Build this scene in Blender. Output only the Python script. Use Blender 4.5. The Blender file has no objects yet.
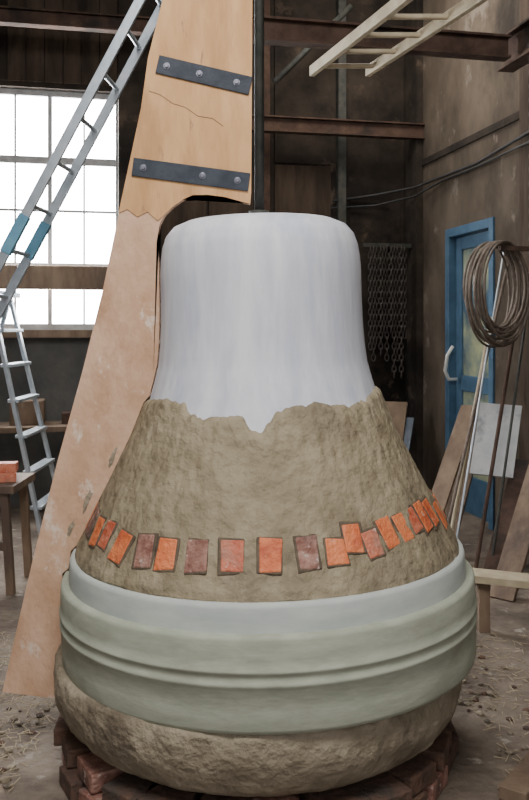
import bpy, bmesh, math, random
from mathutils import Vector, Matrix, noise
random.seed(4)
S=bpy.context.scene
# ---------------------------------------------------------------- materials
def mat(name,c1,c2=None,scale=5,rough=.8,bump=.0,metal=0,stretch=(1,1,1),c3=None,bscale=None,detail=6,lo=.35,hi=.65,c4=None,s4=1.3,p4=.60,spec=.5):
    m=bpy.data.materials.new(name); m.use_nodes=True
    nt=m.node_tree; N=nt.nodes; L=nt.links
    b=N['Principled BSDF']; b.inputs['Roughness'].default_value=rough; b.inputs['Metallic'].default_value=metal
    b.inputs['Specular IOR Level'].default_value=spec
    b.inputs['Base Color'].default_value=(*c1,1)
    if c2 is None and not bump: return m
    tc=N.new('ShaderNodeTexCoord'); mp=N.new('ShaderNodeMapping'); mp.inputs['Scale'].default_value=stretch
    L.new(tc.outputs['Object'],mp.inputs['Vector'])
    if c2 is not None:
        n=N.new('ShaderNodeTexNoise'); n.inputs['Scale'].default_value=scale; n.inputs['Detail'].default_value=detail
        n.inputs['Roughness'].default_value=.6
        L.new(mp.outputs[0],n.inputs['Vector'])
        r=N.new('ShaderNodeValToRGB'); r.color_ramp.elements[0].position=lo; r.color_ramp.elements[1].position=hi
        r.color_ramp.elements[0].color=(*c1,1); r.color_ramp.elements[1].color=(*c2,1)
        L.new(n.outputs['Fac'],r.inputs[0]); out=r.outputs[0]
        for cc_,ss_,p0,p1 in ((c3,scale*.37,.52,.66),(c4,scale*s4,p4,p4+.06)):
            if cc_ is None: continue
            n3=N.new('ShaderNodeTexNoise'); n3.inputs['Scale'].default_value=ss_; n3.inputs['Detail'].default_value=9
            n3.inputs['Roughness'].default_value=.65
            L.new(mp.outputs[0],n3.inputs['Vector'])
            r3=N.new('ShaderNodeValToRGB'); r3.color_ramp.elements[0].position=p0; r3.color_ramp.elements[1].position=p1
            L.new(n3.outputs['Fac'],r3.inputs[0])
            mx=N.new('ShaderNodeMixRGB'); L.new(r3.outputs[0],mx.inputs[0]); L.new(out,mx.inputs[1]); mx.inputs[2].default_value=(*cc_,1)
            out=mx.outputs[0]
        L.new(out,b.inputs['Base Color'])
    if bump:
        n2=N.new('ShaderNodeTexNoise'); n2.inputs['Scale'].default_value=bscale or scale*3; n2.inputs['Detail'].default_value=8
        L.new(mp.outputs[0],n2.inputs['Vector'])
        bp=N.new('ShaderNodeBump'); bp.inputs['Strength'].default_value=bump; bp.inputs['Distance'].default_value=.02
        L.new(n2.outputs['Fac'],bp.inputs['Height']); L.new(bp.outputs[0],b.inputs['Normal'])
    return m
def emis(name,c,s):
    m=bpy.data.materials.new(name); m.use_nodes=True; b=m.node_tree.nodes['Principled BSDF']
    b.inputs['Base Color'].default_value=(*c,1); b.inputs['Emission Color'].default_value=(*c,1); b.inputs['Emission Strength'].default_value=s
    return m
M_white=mat('white_slip',(.52,.53,.59),(.68,.68,.72),6,.75,.10,stretch=(2,2,.35),c3=(.45,.48,.57),bscale=25,spec=.3)
M_strip=mat('pale_wax',(.40,.43,.41),(.50,.52,.48),5,.75,.05,stretch=(1,1,3),spec=.3)
M_green=mat('sage_plaster',(.32,.34,.265),(.41,.425,.34),7,.8,.08,stretch=(1,1,3),c3=(.30,.305,.24),spec=.3)
M_clay=mat('olive_clay',(.215,.172,.105),(.315,.26,.17),8,.75,.9,c3=(.17,.135,.085),bscale=26)
M_mudbase=mat('base_mud',(.21,.17,.115),(.34,.285,.205),8,.9,.9,c3=(.13,.10,.068),bscale=30)
M_brick=mat('orange_brick',(.60,.13,.04),(.74,.23,.09),16,.6,.5,c3=(.45,.085,.035),bscale=60,c4=(.62,.38,.28),p4=.65)
M_brick2=mat('dark_brick',(.18,.07,.05),(.38,.21,.16),20,.7,.5,c3=(.10,.06,.05),c4=(.48,.36,.31))
M_brick3=mat('red_brick',(.46,.09,.04),(.60,.21,.12),18,.6,.5,c3=(.36,.17,.12),c4=(.62,.45,.38))
M_brickold=mat('sooty_brick',(.06,.035,.027),(.13,.07,.045),14,.9,.6,c3=(.05,.038,.03))
M_gap=mat('wet_clay_joint',(.075,.053,.035),(.13,.095,.06),20,.8,.3)
M_ply=mat('plywood',(.47,.255,.11),(.60,.35,.165),5,.7,.15,stretch=(2.5,2.5,.6),c3=(.42,.225,.10),bscale=30,c4=(.33,.19,.10),s4=1.8,p4=.62,spec=.25)
M_plylow=mat('worn_plywood',(.50,.305,.19),(.63,.41,.28),6,.8,.25,stretch=(1.3,1.3,.9),c3=(.42,.24,.14),bscale=40,c4=(.68,.54,.44),s4=.9,p4=.58,spec=.25)
M_edge=mat('ply_edge',(.36,.22,.13),(.48,.31,.20),30,.7,.2)
M_strap=mat('blued_steel',(.016,.021,.032),(.038,.044,.058),15,.6,.1,spec=.3)
M_bolt=mat('zinc_bolt',(.16,.16,.19),None,5,.35,0,metal=.9)
M_post=mat('dark_steel',(.025,.03,.026),(.06,.056,.048),12,.6,.1,spec=.3)
M_beam=mat('rusty_steel',(.048,.028,.021),(.085,.052,.038),8,.9,.3,c3=(.026,.021,.018),spec=.25)
M_alu=mat('aluminium',(.38,.43,.48),(.52,.56,.60),10,.4,.05,metal=.5)
M_blue=mat('blue_plastic',(.10,.26,.38),(.16,.35,.47),8,.5)
M_wood=mat('old_wood',(.12,.078,.05),(.21,.145,.095),8,.8,.3,stretch=(1,1,.3),c3=(.08,.053,.04))
M_woodl=mat('pale_wood',(.33,.27,.175),(.45,.38,.26),8,.7,.2)
M_doorb=mat('blue_paint',(.03,.075,.13),(.05,.11,.18),8,.6,.1)
M_wallb=mat('sooty_wall',(.018,.0145,.012),(.045,.035,.027),2.6,.95,.6,c3=(.012,.010,.009),bscale=12,c4=(.068,.05,.037),s4=.9,p4=.6,spec=.2)
M_wallp=mat('rust_stained_panel',(.038,.027,.02),(.075,.054,.039),3,.95,.5,stretch=(2,2,.4),c3=(.02,.016,.013),bscale=12,spec=.2)
M_wallr=mat('brown_plaster',(.052,.040,.030),(.110,.087,.065),1.9,.95,.6,stretch=(1,1,.7),c3=(.027,.022,.018),bscale=10,c4=(.15,.125,.10),s4=1.6,p4=.6,spec=.2)
M_walllow=mat('grey_lower_wall',(.07,.07,.068),(.115,.11,.10),2.5,.95,.4,c3=(.045,.043,.04),bscale=14)
M_roof=mat('roof_boards',(.03,.025,.022),(.055,.045,.038),3,.9,.3)
M_floor=mat('dirt_floor',(.095,.07,.052),(.21,.165,.125),3.5,.95,.9,c3=(.06,.046,.037),bscale=22,detail=12,c4=(.27,.235,.195),s4=2.3,p4=.6)
M_rub=mat('rubble',(.13,.10,.07),(.25,.205,.15),10,.95,.6,c3=(.07,.055,.042))
M_straw=mat('straw',(.28,.22,.13),(.37,.30,.19),10,.8)
M_frame=mat('window_frame_bloom',(.30,.30,.30),(.44,.44,.44),10,.7,.1)  # bar colour lightened to imitate bloom from the bright window
M_pane=emis('overcast_pane',(.98,.99,1.0),30)
M_rust=mat('rusty_wire',(.11,.085,.068),(.19,.15,.12),20,.6,.3,metal=.4)
M_black=mat('black_rubber',(.015,.015,.015),(.03,.03,.03),10,.6)
M_chain=mat('chain_iron',(.035,.03,.027),(.065,.055,.048),20,.6,.2,metal=.5)
M_paper=mat('printed_board',(.33,.34,.35),(.42,.42,.42),9,.7,c3=(.05,.07,.08))
M_glass=mat('door_glass_painted_reflection',(.13,.17,.18),(.36,.38,.22),3.5,.25,.0,c3=(.06,.10,.14))  # yellowish reflected light mixed into the pane colour

# ---------------------------------------------------------------- mesh builder
class B:
    def __init__(s): s.bm=bmesh.new(); s.mats=[]
    def mi(s,m):
        if m not in s.mats: s.mats.append(m)
        return s.mats.index(m)
    def hexa(s,vs,m):
        v=[s.bm.verts.new(p) for p in vs]; i=s.mi(m)
        for f in ((0,3,2,1),(4,5,6,7),(0,1,5,4),(1,2,6,5),(2,3,7,6),(3,0,4,7)):
            s.bm.faces.new([v[k] for k in f]).material_index=i
    def box(s,c,size,m,R=None,jit=0):
        c=Vector(c); R=R or Matrix.Identity(3); h=[x/2 for x in size]
        J=[(random.uniform(-jit,jit),random.uniform(-jit,jit)) for _ in range(4)]
        s.hexa([c+R@Vector((sx*h[0]+J[k][0],sy*h[1]+J[k][1],sz*h[2])) for sz in(-1,1) for k,(sx,sy) in enumerate(((-1,-1),(1,-1),(1,1),(-1,1)))],m)
    def bar(s,p,q,w,h,m,side=None):
        p=Vector(p);q=Vector(q);d=(q-p);l=d.length;d.normalize()
        a=Vector(side) if side is not None else (Vector((0,0,1)) if abs(d.z)<.95 else Vector((0,1,0)))
        x=d.cross(a).normalized(); y=x.cross(d).normalized()
        s.box((p+q)/2,(w,l,h),m,Matrix((x,d,y)).transposed())
    def ibeam(s,p,q,w,h,m,t=.015):
        p=Vector(p);q=Vector(q);u=Vector((0,0,h/2-t/2))
        s.bar(p+u,q+u,w,t,m); s.bar(p-u,q-u,w,t,m); s.bar(p,q,t,h-t,m)
    def tube(s,pts,r,m,n=10,closed=False):
        pts=[Vector(p) for p in pts]; rings=[]; i=s.mi(m); N=len(pts)
        prev=None
        for k,p in enumerate(pts):
            if closed: d=pts[(k+1)%N]-pts[k-1]
            else: d=pts[min(k+1,N-1)]-pts[max(k-1,0)]
            d.normalize()
            if prev is None: a=Vector((0,0,1)) if abs(d.z)<.9 else Vector((1,0,0)); x=d.cross(a).normalized()
            else: x=(prev-d*prev.dot(d)).normalized()
            prev=x; y=d.cross(x)
            rr=r[k] if isinstance(r,(list,tuple)) else r
            rings.append([s.bm.verts.new(p+x*rr*math.cos(2*math.pi*j/n)+y*rr*math.sin(2*math.pi*j/n)) for j in range(n)])
        for k in range(N if closed else N-1):
            A=rings[k];Bq=rings[(k+1)%N]
            for j in range(n):
                f=s.bm.faces.new((A[j],A[(j+1)%n],Bq[(j+1)%n],Bq[j])); f.material_index=i; f.smooth=True
        if not closed:
            s.bm.faces.new(rings[0][::-1]).material_index=i; s.bm.faces.new(rings[-1]).material_index=i
    def lathe(s,prof,m,n=160,ax=(0,0),disp=None):
        i=s.mi(m); rows=[]
        for (r,z) in prof:
            row=[]
            for j in range(n):
                a=2*math.pi*j/n; rr=r
                p=Vector((math.sin(a),-math.cos(a),0))
                if disp: rr+=disp(a,z)
                row.append(s.bm.verts.new((ax[0]+p.x*rr,ax[1]+p.y*rr,z)))
            rows.append(row)
        for k in range(len(rows)-1):
            for j in range(n):
                f=s.bm.faces.new((rows[k][j],rows[k][(j+1)%n],rows[k+1][(j+1)%n],rows[k+1][j])); f.material_index=i; f.smooth=True
        return rows
    def obj(s,name,parent=None,bevel=0,loc=None):
        bmesh.ops.recalc_face_normals(s.bm,faces=s.bm.faces)
        me=bpy.data.meshes.new(name); s.bm.to_mesh(me); s.bm.free()
        for m in s.mats: me.materials.append(m)
        o=bpy.data.objects.new(name,me); S.collection.objects.link(o)
        if parent: o.parent=parent
        if bevel:
            b=o.modifiers.new('bevel','BEVEL'); b.width=bevel; b.segments=2; b.limit_method='ANGLE'
        return o
def empty(name):
    o=bpy.data.objects.new(name,None); S.collection.objects.link(o); return o

# ---------------------------------------------------------------- room frame (rotated 12 deg)
CX,CY=1.506,8.8
cs,sn=math.cos(math.radians(12)),math.sin(math.radians(12))
def RW(s,t,z): return Vector((CX-cs*s+sn*t, CY-sn*s-cs*t, z))
R12=Matrix.Rotation(math.radians(12),3,'Z')
H=5.2
def wbox(b,s0,s1,t0,t1,z0,z1,m):
    b.box(RW((s0+s1)/2,(t0+t1)/2,(z0+z1)/2),(abs(s1-s0),abs(t1-t0),z1-z0),m,R12)
b=B(); wbox(b,-.25,7.2,-.25,11,-.2,0,M_floor); b.obj('floor')
b=B(); wbox(b,-.25,7.2,-.25,11,H,H+.15,M_roof)
b.obj('ceiling')
ws0,ws1,wz0,wz1=2.98,5.54,1.65,3.94
b=B()
wbox(b,0,ws0,-.25,0,0,H,M_wallb); wbox(b,ws1,7,-.25,0,0,H,M_wallb)
wbox(b,ws0,ws1,-.25,0,0,wz0,M_walllow); wbox(b,ws0,ws1,-.25,0,wz1,H,M_wallb)
wbox(b,2.6,2.98,0,.10,0,H,M_wallb)
for s0,s1,z0,z1,m in((.86,1.44,0,3.3,M_wallp),(.86,1.44,3.32,5.1,M_wallb),(.12,.66,.6,3.0,M_wallb),(1.66,2.1,0,5.1,M_wallp),(2.13,2.57,0,5.1,M_wallp)):
    wbox(b,s0,s1,0,.025,z0,z1,m)
k=2.99
while k<5.6:
    wbox(b,k,k+.16,0,.02,wz1+.05,5.15,random.choice([M_wallp,M_wallb])); k+=.17
b.obj('wall_back')
dt0,dt1,dz=.916,1.86,2.58
b=B()
wbox(b,-.25,0,-.25,dt0,0,H,M_wallr); wbox(b,-.25,0,dt1,11,0,H,M_wallr); wbox(b,-.25,0,dt0,dt1,dz,H,M_wallr)
wbox(b,0,.07,.0,.35,0,H,M_wallb)
wbox(b,0,.02,.36,11,3.28,3.34,M_wallb)
wbox(b,0,.05,2.35,2.5,0,H,M_wallp)
b.obj('wall_right')
b=B(); wbox(b,7,7.2,0,11,0,H,M_wallb); b.obj('wall_left')
wn=empty('window_1')
b=B()
for k in range(9):
    s=ws0+.32*k; w=.042 if k%2==0 else .020
    wbox(b,s-w/2+(.021 if k==0 else 0),s+w/2,-.12,-.08,wz0,wz1,M_frame)
for z,w in((wz0+.03,.06),(2.27,.04),(2.79,.022),(3.27,.07),(wz1-.03,.06)):
    wbox(b,ws0,ws1,-.115,-.075,z-w/2,z+w/2,M_frame)
b.obj('window_frame',wn)
b=B(); wbox(b,ws0,ws1,-.17,-.16,wz0,wz1,M_pane); b.obj('window_glazing',wn)
b=B(); wbox(b,2.7,7,.01,.16,2.03,2.25,M_wood); b.obj('timber_rail',bevel=.01)
b=B(); wbox(b,2.9,5.7,.0,.14,1.58,1.65,M_wood); b.obj('trim_1')
dn=empty('door_1'); b=B()
for t in (dt0+.04,dt1-.04): wbox(b,-.16,.02,t-.04,t+.04,0,dz,M_doorb)
wbox(b,-.16,.02,dt0+.08,dt1-.08,dz-.08,dz,M_doorb)
b.obj('door_frame',dn,.005)
b=B()
a0,a1=dt0+.09,dt1-.09
wbox(b,-.10,-.05,a0,a0+.11,.02,dz-.09,M_doorb); wbox(b,-.10,-.05,a1-.11,a1,.02,dz-.09,M_doorb)
for z0,z1 in((.02,.35),(1.1,1.24),(dz-.2,dz-.09)): wbox(b,-.10,-.05,a0+.11,a1-.11,z0,z1,M_doorb)
b.obj('door_leaf',dn,.004)
b=B(); wbox(b,-.085,-.07,a0+.11,a1-.11,.35,1.1,M_glass); wbox(b,-.085,-.07,a0+.11,a1-.11,1.24,dz-.2,M_glass); b.obj('door_panes',dn)
b=B(); b.tube([RW(-.03,a0+.06,1.2),RW(.05,a0+.06,1.2),RW(.09,a0+.07,1.28),RW(.09,a0+.12,1.42),RW(.03,a0+.1,1.5)],.016,mat('white_enamel',(.55,.55,.53),None,5,.4)); b.obj('door_handle',dn)

# ---------------------------------------------------------------- bell mould
AX,AY=-.005,3.4
TH=math.radians(-1.3); PV=Vector((.014,3.4,.6))
TM=Matrix.Translation(PV)@Matrix.Rotation(TH,4,'Y')@Matrix.Translation(Vector((-AX,-AY,-.6)))
prof=[(0.001,2.095),(.12,2.094),(.22,2.089),(.30,2.078),(.345,2.058),(.373,2.025),(.389,1.98),(.396,1.93),(.399,1.88),(.399,1.78),(.401,1.68),(.406,1.6),(.415,1.52),(.432,1.453),(.455,1.374),(.507,1.25),(.580,1.106),(.636,1.0),(.674,.925),(.712,.85),(.742,.80),(.752,.785)]
def PR(z):
    for (r0,z0),(r1,z1) in zip(prof,prof[1:]):
        if z0>=z>=z1: f=(z0-z)/(z0-z1+1e-9); return r0+(r1-r0)*f
    return prof[-1][0]
bell=empty('bell_mould'); bell.matrix_world=TM
core=[]
for (a,c) in zip(prof,prof[1:]):
    for k in range(3):
        f=k/3; core.append((a[0]+(c[0]-a[0])*f,a[1]+(c[1]-a[1])*f))
core=[(r-(.012 if z<1.3 else 0),z) for r,z in core]
b=B(); b.lathe(core,M_white,160,(AX,AY)); b.obj('bell_core',bell)
b=B(); b.lathe([(.68,.803),(.757,.801),(.766,.797),(.770,.785),(.773,.74),(.775,.715),(.775,.705)],M_strip,160,(AX,AY)); b.obj('upper_lip_band',bell)
b=B(); b.lathe([(.76,.712),(.795,.711),(.802,.707),(.805,.698),(.807,.64),(.807,.612),(.812,.608),(.812,.599),(.806,.595),(.806,.572),(.812,.568),(.812,.558),(.807,.553),(.807,.48),(.805,.425),(.801,.412),(.74,.408)],M_green,200,(AX,AY)); b.obj('lip_band',bell)
def nz(a,z,sc,seed=0): return noise.noise(Vector((math.sin(a)*sc,-math.cos(a)*sc,z*sc+seed)))
def fb(a,z,sc,seed=0): return nz(a,z,sc,seed)+.5*nz(a,z,sc*2.1,seed+3)+.25*nz(a,z,sc*4.3,seed+7)
keys=[(-180,1.36),(-140,1.40),(-110,1.37),(-85,1.385),(-55,1.40),(-40,1.395),(-33,1.358),(-27,1.342),(-18,1.352),(-10,1.352),(-5,1.31),(-1,1.30),(2,1.325),(6,1.365),(11,1.385),(18,1.385),(26,1.39),(33,1.385),(40,1.37),(55,1.38),(70,1.41),(85,1.41),(120,1.38),(150,1.40),(180,1.36)]
def ztop(a):
    d=math.degrees(a); d=(d+180)%360-180
    for (a0,z0),(a1,z1) in zip(keys,keys[1:]):
        if a0<=d<=a1:
            f=(d-a0)/(a1-a0); f=f*f*(3-2*f); return z0+(z1-z0)*f+.012*nz(a,0,9)+.008*nz(a,0,26)
    return 1.36
b=B(); i=b.mi(M_clay); n=420; rows=80; G=[]
for k in range(rows+2):
    row=[]
    for j in range(n):
        a=2*math.pi*j/n; zt=ztop(a); zb=.798+.007*nz(a,0,6,20)
        if k==0: z=zt; r=PR(z)-.012
        elif k==rows+1: z=zb; r=.74
        else:
            f=(k-1)/(rows-1); z=zt+(zb-zt)*f
            edge=min(1,(zt-z)/.018); th=.004+.014*math.sqrt(max(edge,0))
            low=min(1,max(0,(z-zb)/.03))
            r=PR(z)-.004+th+(.006*fb(a,z,5)+.005*fb(a,z,14,5))*(.3+.7*low)+.002*low-.006*(1-low)
        row.append(b.bm.verts.new((AX+math.sin(a)*r,AY-math.cos(a)*r,z)))
    G.append(row)
for k in range(rows+1):
    for j in range(n):
        f=b.bm.faces.new((G[k][j],G[k][(j+1)%n],G[k+1][(j+1)%n],G[k+1][j])); f.material_index=i; f.smooth=True
b.obj('clay_coat',bell)
def dmud(a,z): return .009*fb(a,z,4,9)+.006*fb(a,z,14,2)
pm=[(.72,.412),(.778,.408),(.790,.395),(.794,.35),(.792,.31),(.782,.27),(.765,.235),(.74,.20),(.705,.172),(.665,.15),(.62,.143),(.3,.142)]
pm2=[]
for (a,c) in zip(pm,pm[1:]):
    for k in range(3):
        f=k/3; pm2.append((a[0]+(c[0]-a[0])*f,a[1]+(c[1]-a[1])*f))
b=B(); b.lathe(pm2,M_mudbase,260,(AX-.022,AY),dmud); mb=b.obj('mud_base',bell); mb.matrix_parent_inverse=TM.inverted()
bk=[(-63,.925,'a',5),(-55.5,.93,'b',-4,.07,.10),(-46,.908,'a',-12),(-36,.915,'c',8),(-28.3,.914,'a',5),(-19,.918,'c',3,.07),(-9.3,.922,'b',3,.078),(.8,.924,'a',-1,.076),(11,.925,'c',2,.070),(19,.922,'a',0,.07,.085),(25,.955,'a',-4,.068,.095),(31,.93,'b',6,.064,.09),(37.2,.95,'a',10,.068,.10),(44,.955,'a',10,.066,.095),(50.5,.965,'b',9,.064,.09),(57,.965,'a',8,.068),(64,.965,'a',8,.068)]
d=73
while d<292:
    bk.append((d,.93+random.uniform(-.01,.01),random.choice('aaacd'),random.uniform(-6,6))); d+=10.2
b=B()
mm={'a':M_brick,'b':M_brick3,'c':M_brick2,'d':M_brick3}
for q in bk:
    a=math.radians(q[0]); z=q[1]; w=q[4] if len(q)>4 else .074; h=q[5] if len(q)>5 else .106
    sl=(PR(z-.03)-PR(z+.03))/.06
    out=Vector((math.sin(a),-math.cos(a),0)); nrm=(out+Vector((0,0,sl))).normalized()
    tx=Vector((math.cos(a),math.sin(a),0)); ty=nrm.cross(tx)
    rot=math.radians(q[3]); X=tx*math.cos(rot)+ty*math.sin(rot); Y=nrm.cross(X)
    Rm=Matrix((X,Y,nrm)).transposed(); c=Vector((AX,AY,0))+out*PR(z)+Vector((0,0,z))
    b.box(c-nrm*.0085,(w+.012,h+.012,.052),M_gap,Rm,.004)
    b.box(c-nrm*.0105,(w,h,.060),mm[q[2]],Rm,.005)
b.obj('bedded_bricks',bell,.005)

b=B()
for c in range(2):
    for k in range(24):
        a=2*math.pi*(k+.5*c)/24+random.uniform(-.03,.03)
        r=.645+random.uniform(-.02,.04)
        Rz=Matrix.Rotation(a+random.uniform(-.12,.12),3,'Z')
        b.box((AX-.03+math.sin(a)*r,AY-math.cos(a)*r,.034+.07*c),(.155 if c else .16,.24,.066),random.choice([M_brickold,M_brickold,M_brickold,M_brickold,M_brickold,M_brick2]),Rz,.006)
b.obj('brick_plinth',None,.006)

b=B(); sx=-.022
b.tube([(sx,AY+.03,2.10),(sx,AY+.03,H)],.018,M_post,16); b.tube([(sx,AY+.03,2.10),(sx,AY+.03,2.13)],.04,M_post,20); b.tube([(sx+.012,AY+.075,2.11),(sx+.012,AY+.075,H)],.009,M_post,10)
b.obj('spindle_post')

# strickle board
sb=empty('strickle_board')
outer=[(-1.038,.21),(-.918,.73),(-.818,1.13),(-.718,1.49),(-.638,1.81),(-.546,2.25),(-.486,2.53),(-.458,2.73),(-.398,2.97),(-.36,3.35)]
inner=[(-.04,3.35),(-.043,2.97),(-.048,2.2),(-.052,2.152),(-.08,2.158),(-.15,2.178),(-.22,2.187),(-.28,2.186),(-.32,2.168),(-.36,2.14),(-.39,2.11),(-.412,2.07),(-.424,2.0)]
def tin(z,off):
    p=TM@Vector((AX-PR(z)-off,AY,z)); return (p.x-AX,p.z)
for z in [1.9,1.8,1.7,1.6,1.52,1.453,1.40]: inner.append(tin(z,.006))
for z in [1.374,1.31,1.25,1.18,1.106,1.05,1.0,.925,.88,.84,.81]: inner.append(tin(z,.022))
for r,z in((.775,.79),(.787,.72),(.812,.70),(.822,.45),(.824,.20)):
    p=TM@Vector((AX-r-.004,AY,z)); inner.append((p.x-AX,p.z))
poly=outer+inner
def extr(poly,y0,y1,mface,medge,split=None):
    b=B()
    v0=[b.bm.verts.new((AX+x,y0,z)) for x,z in poly]; v1=[b.bm.verts.new((AX+x,y1,z)) for x,z in poly]
    f1=b.bm.faces.new(v0); f2=b.bm.faces.new(v1[::-1]); i=b.mi(mface); f1.material_index=f2.material_index=i
    e=b.mi(medge)
    for k in range(len(poly)):
        b.bm.faces.new((v0[k],v0[(k+1)%len(poly)],v1[(k+1)%len(poly)],v1[k])).material_index=e
    bmesh.ops.triangulate(b.bm,faces=[f1,f2])
    return b
y0=AY-.02;y1=AY+.02
extr(poly,y0,y1,M_plylow,M_edge).obj('profile_board',sb)
upper=[(x,z) for x,z in outer if z>=2.24]+[(x,z) for x,z in inner[:11]]+[(-.42,2.085),(-.46,2.12),(-.50,2.10),(-.54,2.13),(-.575,2.115)]
extr(upper,y0-.004,y0,M_ply,M_edge).obj('upper_facing',sb)
yf=y0-.004
def strap(p,q,bolts,name):
    b=B(); p=Vector((AX+p[0],yf-.004,p[1])); q=Vector((AX+q[0],yf-.004,q[1]))
    b.bar(p,q,.008,.072,M_strap)
    for f in bolts:
        c=p+(q-p)*f
        b.tube([c+Vector((0,-.003,0)),c+Vector((0,-.006,0))],.014,M_bolt,16); b.tube([c+Vector((0,-.005,0)),c+Vector((0,-.013,0))],.009,M_bolt,6)
    b.obj(name,sb,.002)
strap((-.42,2.705),(-.050,2.618),(.1,.45,.85),'upper_strap')
strap((-.518,2.298),(-.056,2.236),(.09,.60,.9),'lower_strap')
b=B(); M_crack=mat('plywood_split',(.20,.115,.06),(.30,.18,.10),30,.9)
cp=[(-.455,2.60),(-.41,2.585),(-.36,2.55),(-.31,2.535),(-.26,2.50),(-.20,2.49),(-.16,2.46)]
for (xa,za),(xb,zb) in zip(cp,cp[1:]): b.bar((AX+xa,yf-.0005,za),(AX+xb,yf-.0005,zb),.002,.003,M_crack)
b.obj('plywood_split',sb)
b=B()
def blot(cx,cz,rx,rz,sd,m):
    i=b.mi(m); n=36; c=b.bm.verts.new((AX+cx,y0-.004,cz)); R=[]
    for j in range(n):
        t=2*math.pi*j/n; k=1+.5*noise.noise(Vector((math.cos(t)*1.7+sd,math.sin(t)*1.7,sd)))+.35*noise.noise(Vector((math.cos(t)*5+sd,math.sin(t)*5,sd)))
        R.append(b.bm.verts.new((AX+cx+rx*k*math.cos(t)-.35*rz*k*-math.sin(t),y0-.0005,cz+rz*k*math.sin(t))))
    for j in range(n): f=b.bm.faces.new((c,R[j],R[(j+1)%n])); f.material_index=i; f.smooth=True
blot(-.60,1.14,.010,.035,1,M_mudbase); blot(-.70,.97,.012,.045,3,M_mudbase); blot(-.765,.86,.010,.03,6,M_mudbase)
b.obj('clay_smears',sb)

# ---------------------------------------------------------------- ladders
def lad(name,a0,a1,b0,b1,n,m,w=.025,h=.07,rr=.014,first=.25,foot=None):
    b=B(); a0,a1,b0,b1=map(Vector,(a0,a1,b0,b1))
    side=(b0-a0).normalized()
    b.bar(a0,a1,h,w,m,side=side); b.bar(b0,b1,h,w,m,side=side)
    for k in range(n):
        f=(k+first)/n
        b.tube([a0+(a1-a0)*f,b0+(b1-b0)*f],rr,m,10)
    if foot:
        for kk,(p,q) in enumerate(((a0,a1),(b0,b1))):
            dd=(q-p).normalized(); b.bar(p-dd*.0,p+dd*.12,h+.02,w+.02,M_black,side=side)
            for z in foot: b.bar(p+dd*z,p+dd*(z+.24),h+.008,w+.012,M_blue,side=side)
    return b.obj(name,None,.003)
lad('aluminium_ladder',(-2.56,4.8,.03),(-.283,4.8,4.3),(-2.53,5.15,.03),(-.253,5.15,4.3),17,M_alu,h=.055,foot=[2.33])
b=B(); ap=Vector((-2.14,6.9,1.92))
for yy in(-.36,.0+.36):
    t=Vector((ap.x,ap.y+yy*.7,ap.z)); b.bar(t,(-1.70,ap.y+yy,.0),.028,.06,M_alu); b.bar(t,(-2.75,ap.y+yy,.0),.028,.05,M_alu)
for k in range(1,7):
    f=k/7; x=-2.14+.44*f; z=1.92*(1-f); yy=.36*(.7+.3*f)
    b.box((x,ap.y,z),(.09,2*yy,.025),M_alu)
b.box((ap.x,ap.y,ap.z+.02),(.16,.56,.04),M_blue)
b.obj('stepladder',None,.003)
b=B()
r1=[Vector((.32,5.77,3.405)),Vector((1.10,3.4,3.405))]; r2=[Vector((.70,5.77,3.405)),Vector((1.50,3.4,3.405))]
for r in(r1,r2): b.bar(r[0],r[1],.035,.07,M_woodl)
for k in range(8):
    f=(k+.4)/8; b.tube([r1[0].lerp(r1[1],f),r2[0].lerp(r2[1],f)],.017,M_woodl,10)
b.obj('wooden_ladder',None,.003)
u=Vector((cs,sn,0))
p=Vector((0,5.33,3.53)); b=B(); b.ibeam(p-u*.18,p+u*1.66,.10,.15,M_beam); b.bar(p-u*.13,p-u*.13+Vector((0,0,H-3.53)),.06,.06,M_beam); b.obj('steel_beam')
w=Vector((sn,-cs,0)); q=p+u*1.72
b=B(); b.ibeam(q-w*.15,q+w*4,.12,.22,M_beam); b.bar(q+Vector((0,0,0)),q+u*.56,.08,.16,M_beam); b.obj('runway_beam')
b=B(); b.ibeam(RW(0,.35,3.62),RW(2.6,.35,3.62),.10,.15,M_beam); b.obj('steel_beam.001')
b=B(); b.ibeam(RW(2.4,.6,4.38),RW(7,.6,4.38),.10,.14,M_beam); b.obj('steel_beam.002')
b=B(); wbox(b,.72,.80,.0,.10,0,H,M_post); wbox(b,1.5,1.6,0,.08,0,H,M_beam); b.obj('steel_column')
b=B(); b.tube([RW(1.55,.5,3.98),RW(.8,.5,4.75)],.03,M_post); b.obj('diagonal_brace')
b=B(); pts=[RW(.85,.04,3.0-.05),RW(.4,.10,3.02),RW(.10,.38,3.06),RW(.03,.9,3.08),RW(.03,1.6,3.07),RW(.06,2.45,3.12),RW(.03,4,3.2)]
b.tube(pts,.013,M_black); b.tube([x+Vector((-.01,-.01,-.07-.04*math.sin(k*1.3))) for k,x in enumerate(pts)],.010,M_black); b.obj('wall_cable')

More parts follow.
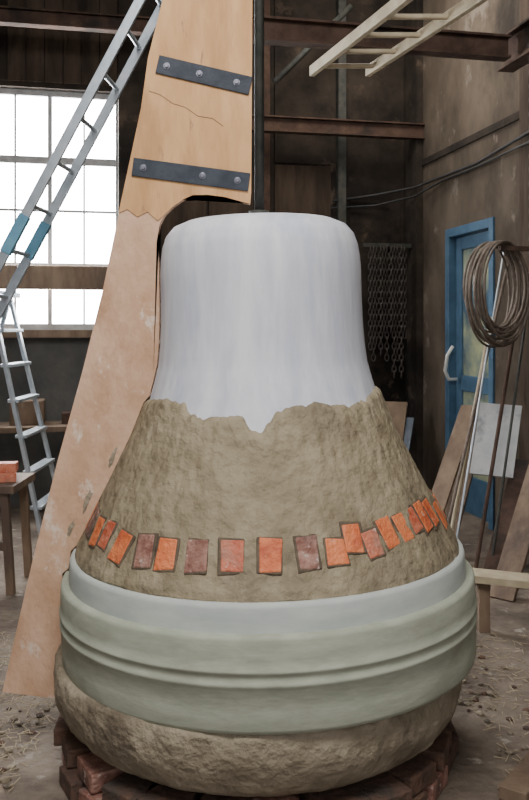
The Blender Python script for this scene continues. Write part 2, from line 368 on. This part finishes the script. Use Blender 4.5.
cc=Vector((1.52,5.5,1.9)); b=B()
for k in range(16):
    rx=.315+random.uniform(-.045,.025); off=random.uniform(-.07,.07); ang=math.radians(42+random.uniform(-7,7))
    e=Vector((math.cos(ang),math.sin(ang),0)); nn=Vector((-math.sin(ang),math.cos(ang),0))
    b.tube([cc+e*rx*.9*math.cos(t)+Vector((0,0,rx*math.sin(t)+.32-rx))+nn*off for t in [2*math.pi*i/48 for i in range(48)]],.008,M_rust,8,True)
b.bar(cc+Vector((.0,0,.28)),cc+Vector((.45,.12,.28)),.03,.03,M_beam)
b.obj('hanging_wire_coil')
def chain(name,x,y,z0,z1,r=.02,n2=1,sp=.04):
    b=B()
    for c in range(n2):
        z=z0;k=0; zz=z1+random.uniform(0,.5)*(n2>1)
        while z>zz:
            pts=[]
            for i in range(12):
                t=2*math.pi*i/12; a=r*.6*math.cos(t); h=r*math.sin(t)*1.15
                pts.append((x+c*sp+(a if k%2 else 0),y+(0 if k%2 else a)+c%3*.03,z+h))
            b.tube(pts,r*.24,M_chain,6,True); z-=r*1.75; k+=1
    return b.obj(name)
chain('hanging_chain',1.62,5.15,3.42,2.05,.024)
ch=RW(.35,.30,0)
chain('hanging_chain_bundle',ch.x-.18,ch.y-.04,2.44,1.15,.032,11,.034)
b=B(); b.bar((ch.x-.25,ch.y+.06,2.50),(ch.x+.25,ch.y+.16,2.50),.04,.04,M_post); b.bar((ch.x,ch.y+.05,2.50),(ch.x+.05,ch.y+.32,2.50),.03,.03,M_post); b.obj('chain_rack')

def lean(name,items):
    b=B()
    for p,q,w,h,m in items:
        if h==0: b.tube([p,q],w,m,10)
        else: b.bar(p,q,w,h,m)
    return b.obj(name,None,.003)
lean('leaning_rods',[((1.15,5.7,0),(1.86,6.5,2.15),.012,0,M_rust),((1.22,5.6,0),(1.83,6.5,2.25),.008,0,M_alu),((1.35,5.5,0),(1.90,6.3,1.95),.014,0,M_beam),((1.48,5.6,0),(1.93,6.2,1.9),.01,0,M_post),((1.25,5.9,0),(1.80,6.75,1.75),.014,0,M_woodl)])
lean('leaning_planks',[((1.05,5.9,.0),(1.62,6.7,1.05),.14,.025,M_wood),((1.25,6.1,.0),(1.72,6.9,.95),.18,.025,M_wood),((1.45,5.2,.0),(1.95,5.75,1.0),.16,.03,M_wood),((1.55,4.75,.0),(1.98,5.2,1.1),.10,.03,M_wood),((1.5,5.5,.02),(1.90,6.15,.7),.2,.03,M_beam)])
b=B(); b.bar((1.60,6.0,.62),(1.74,6.25,1.10),.02,.30,M_paper,side=(.9,-.4,0)); b.obj('printed_board')
lean('plank_bench',[((1.10,4.7,.30),(1.95,4.35,.30),.16,.04,M_woodl),((1.2,4.66,.0),(1.2,4.66,.28),.06,.06,M_wood),((1.8,4.41,.0),(1.8,4.41,.28),.06,.06,M_wood)])
lean('stacked_boards',[((.95,7.8,.0),(1.15,8.3,.95),.5,.03,M_wood),((1.05,7.7,.0),(1.28,8.25,.8),.35,.03,mat('grey_board',(.08,.10,.14),(.14,.17,.21),5,.7))])
lean('floor_planks',[((1.35,3.9,.03),(1.75,4.15,.03),.14,.04,M_wood),((1.30,3.55,.025),(1.9,3.75,.025),.10,.04,M_wood)])

b=B()
b.box((-1.80,5.5,.66),(.50,.5,.05),M_wood)
for x in(-1.98,-1.62):
    for y in(5.3,5.7): b.bar((x,y,.635),(x+(.04 if x>-1.8 else -.04),y,0),.05,.05,M_wood)
b.bar((-1.98,5.3,.3),(-1.62,5.3,.3),.03,.05,M_wood)
b.obj('wooden_trestle',None,.004)
b=B()
for k,(x,y,z,a,m) in enumerate([(-1.68,5.4,.716,.3,M_brick3),(-1.88,5.45,.716,-.2,M_brick),(-1.74,5.55,.716,.9,M_brick2),(-1.68,5.42,.776,.1,M_brick3)]):
    b.box((x,y,z),(.2,.1,.06),m,Matrix.Rotation(a,3,'Z'))
b.obj('brick_stack',None,.005)
b=B()
wbox(b,3.2,6.0,.1,.6,.75,.80,M_wood)
for s in(3.3,4.6,5.9): wbox(b,s-.04,s+.04,.15,.23,0,.75,M_wood); wbox(b,s-.04,s+.04,.5,.58,0,.75,M_wood)
b.obj('workbench',None,.004)
b=B(); wbox(b,3.65,3.95,.2,.45,.80,1.02,M_wood); wbox(b,4.1,4.3,.2,.45,.80,.95,M_brick2); wbox(b,3.3,3.5,.2,.4,.80,.9,M_beam); b.obj('storage_boxes',None,.01)

b=B()
for k in range(1100):
    a=random.uniform(0,2*math.pi); r=.92+abs(random.gauss(0,.6))
    x=AX+math.sin(a)*r; y=AY-math.cos(a)*r
    if x>1.9 : continue
    s=random.uniform(.004,.018)*(1.5 if random.random()<.08 else 1)
    vs=bmesh.ops.create_icosphere(b.bm,subdivisions=1,radius=s)['verts']
    mi=b.mi(random.choice([M_rub,M_rub,M_mudbase,M_brickold]))
    for v in vs:
        v.co=Vector((v.co.x*random.uniform(.8,1.5),v.co.y*random.uniform(.8,1.4),v.co.z*.6))+Vector((x,y,s*.3))
    for v in vs:
        for f in v.link_faces: f.material_index=mi
b.obj('floor_rubble')
b=B()
for k in range(2000):
    if random.random()<.7: x=random.uniform(-1.6,-.9); y=random.uniform(2.2,4.6)
    else: x=random.uniform(.9,1.7); y=random.uniform(2.4,4.6)
    if (x-AX)**2+(y-AY)**2<.8: continue
    a=random.uniform(0,6.28); l=random.uniform(.02,.06); z=random.uniform(.004,.02)
    d=Vector((math.cos(a)*l,math.sin(a)*l,random.uniform(-.003,.01)))
    c=Vector((x,y,z)); b.bar(c-d/2,c+d/2,.0025,.002,M_straw)
b.obj('straw_litter')
b=B(); b.bar((-.98,3.0,.025),(-.86,2.80,.025),.09,.04,M_wood); b.bar((.86,2.95,.03),(1.05,3.2,.03),.10,.05,M_wood); b.obj('timber_offcuts',None,.004)

# ---------------------------------------------------------------- light
W=bpy.data.worlds.new('World'); S.world=W; W.use_nodes=True
bg=W.node_tree.nodes['Background']; bg.inputs[0].default_value=(.97,.98,1,1); bg.inputs[1].default_value=1.25
def area(name,loc,target,size,power,col):
    l=bpy.data.lights.new(name,'AREA'); l.size=size; l.energy=power; l.color=col
    o=bpy.data.objects.new(name,l); S.collection.objects.link(o); o.location=loc
    o.rotation_euler=(Vector(target)-Vector(loc)).to_track_quat('-Z','Y').to_euler(); return o
area('added_key_light',(-.3,.9,5.0),(0,3.6,1),2.0,330,(1,.985,.96))  # key light added to brighten the bell; the roof has no opening
area('added_corner_fill',(.8,6.8,5.0),(1.6,8,1.2),1.2,75,(1,.93,.84))  # fill light added for the far right corner, no fitting there
area('window_lamp',tuple(RW(4.3,.3,2.9)),(0,3.4,.8),1.8,120,(.93,.97,1))

cam=bpy.data.cameras.new('camera'); co=bpy.data.objects.new('camera',cam); S.collection.objects.link(co)
co.location=(0,0,1.65); co.rotation_euler=(math.radians(90),0,0)
cam.sensor_width=36; cam.lens=38.25; cam.shift_y=-.0875; cam.clip_start=.05
S.camera=co
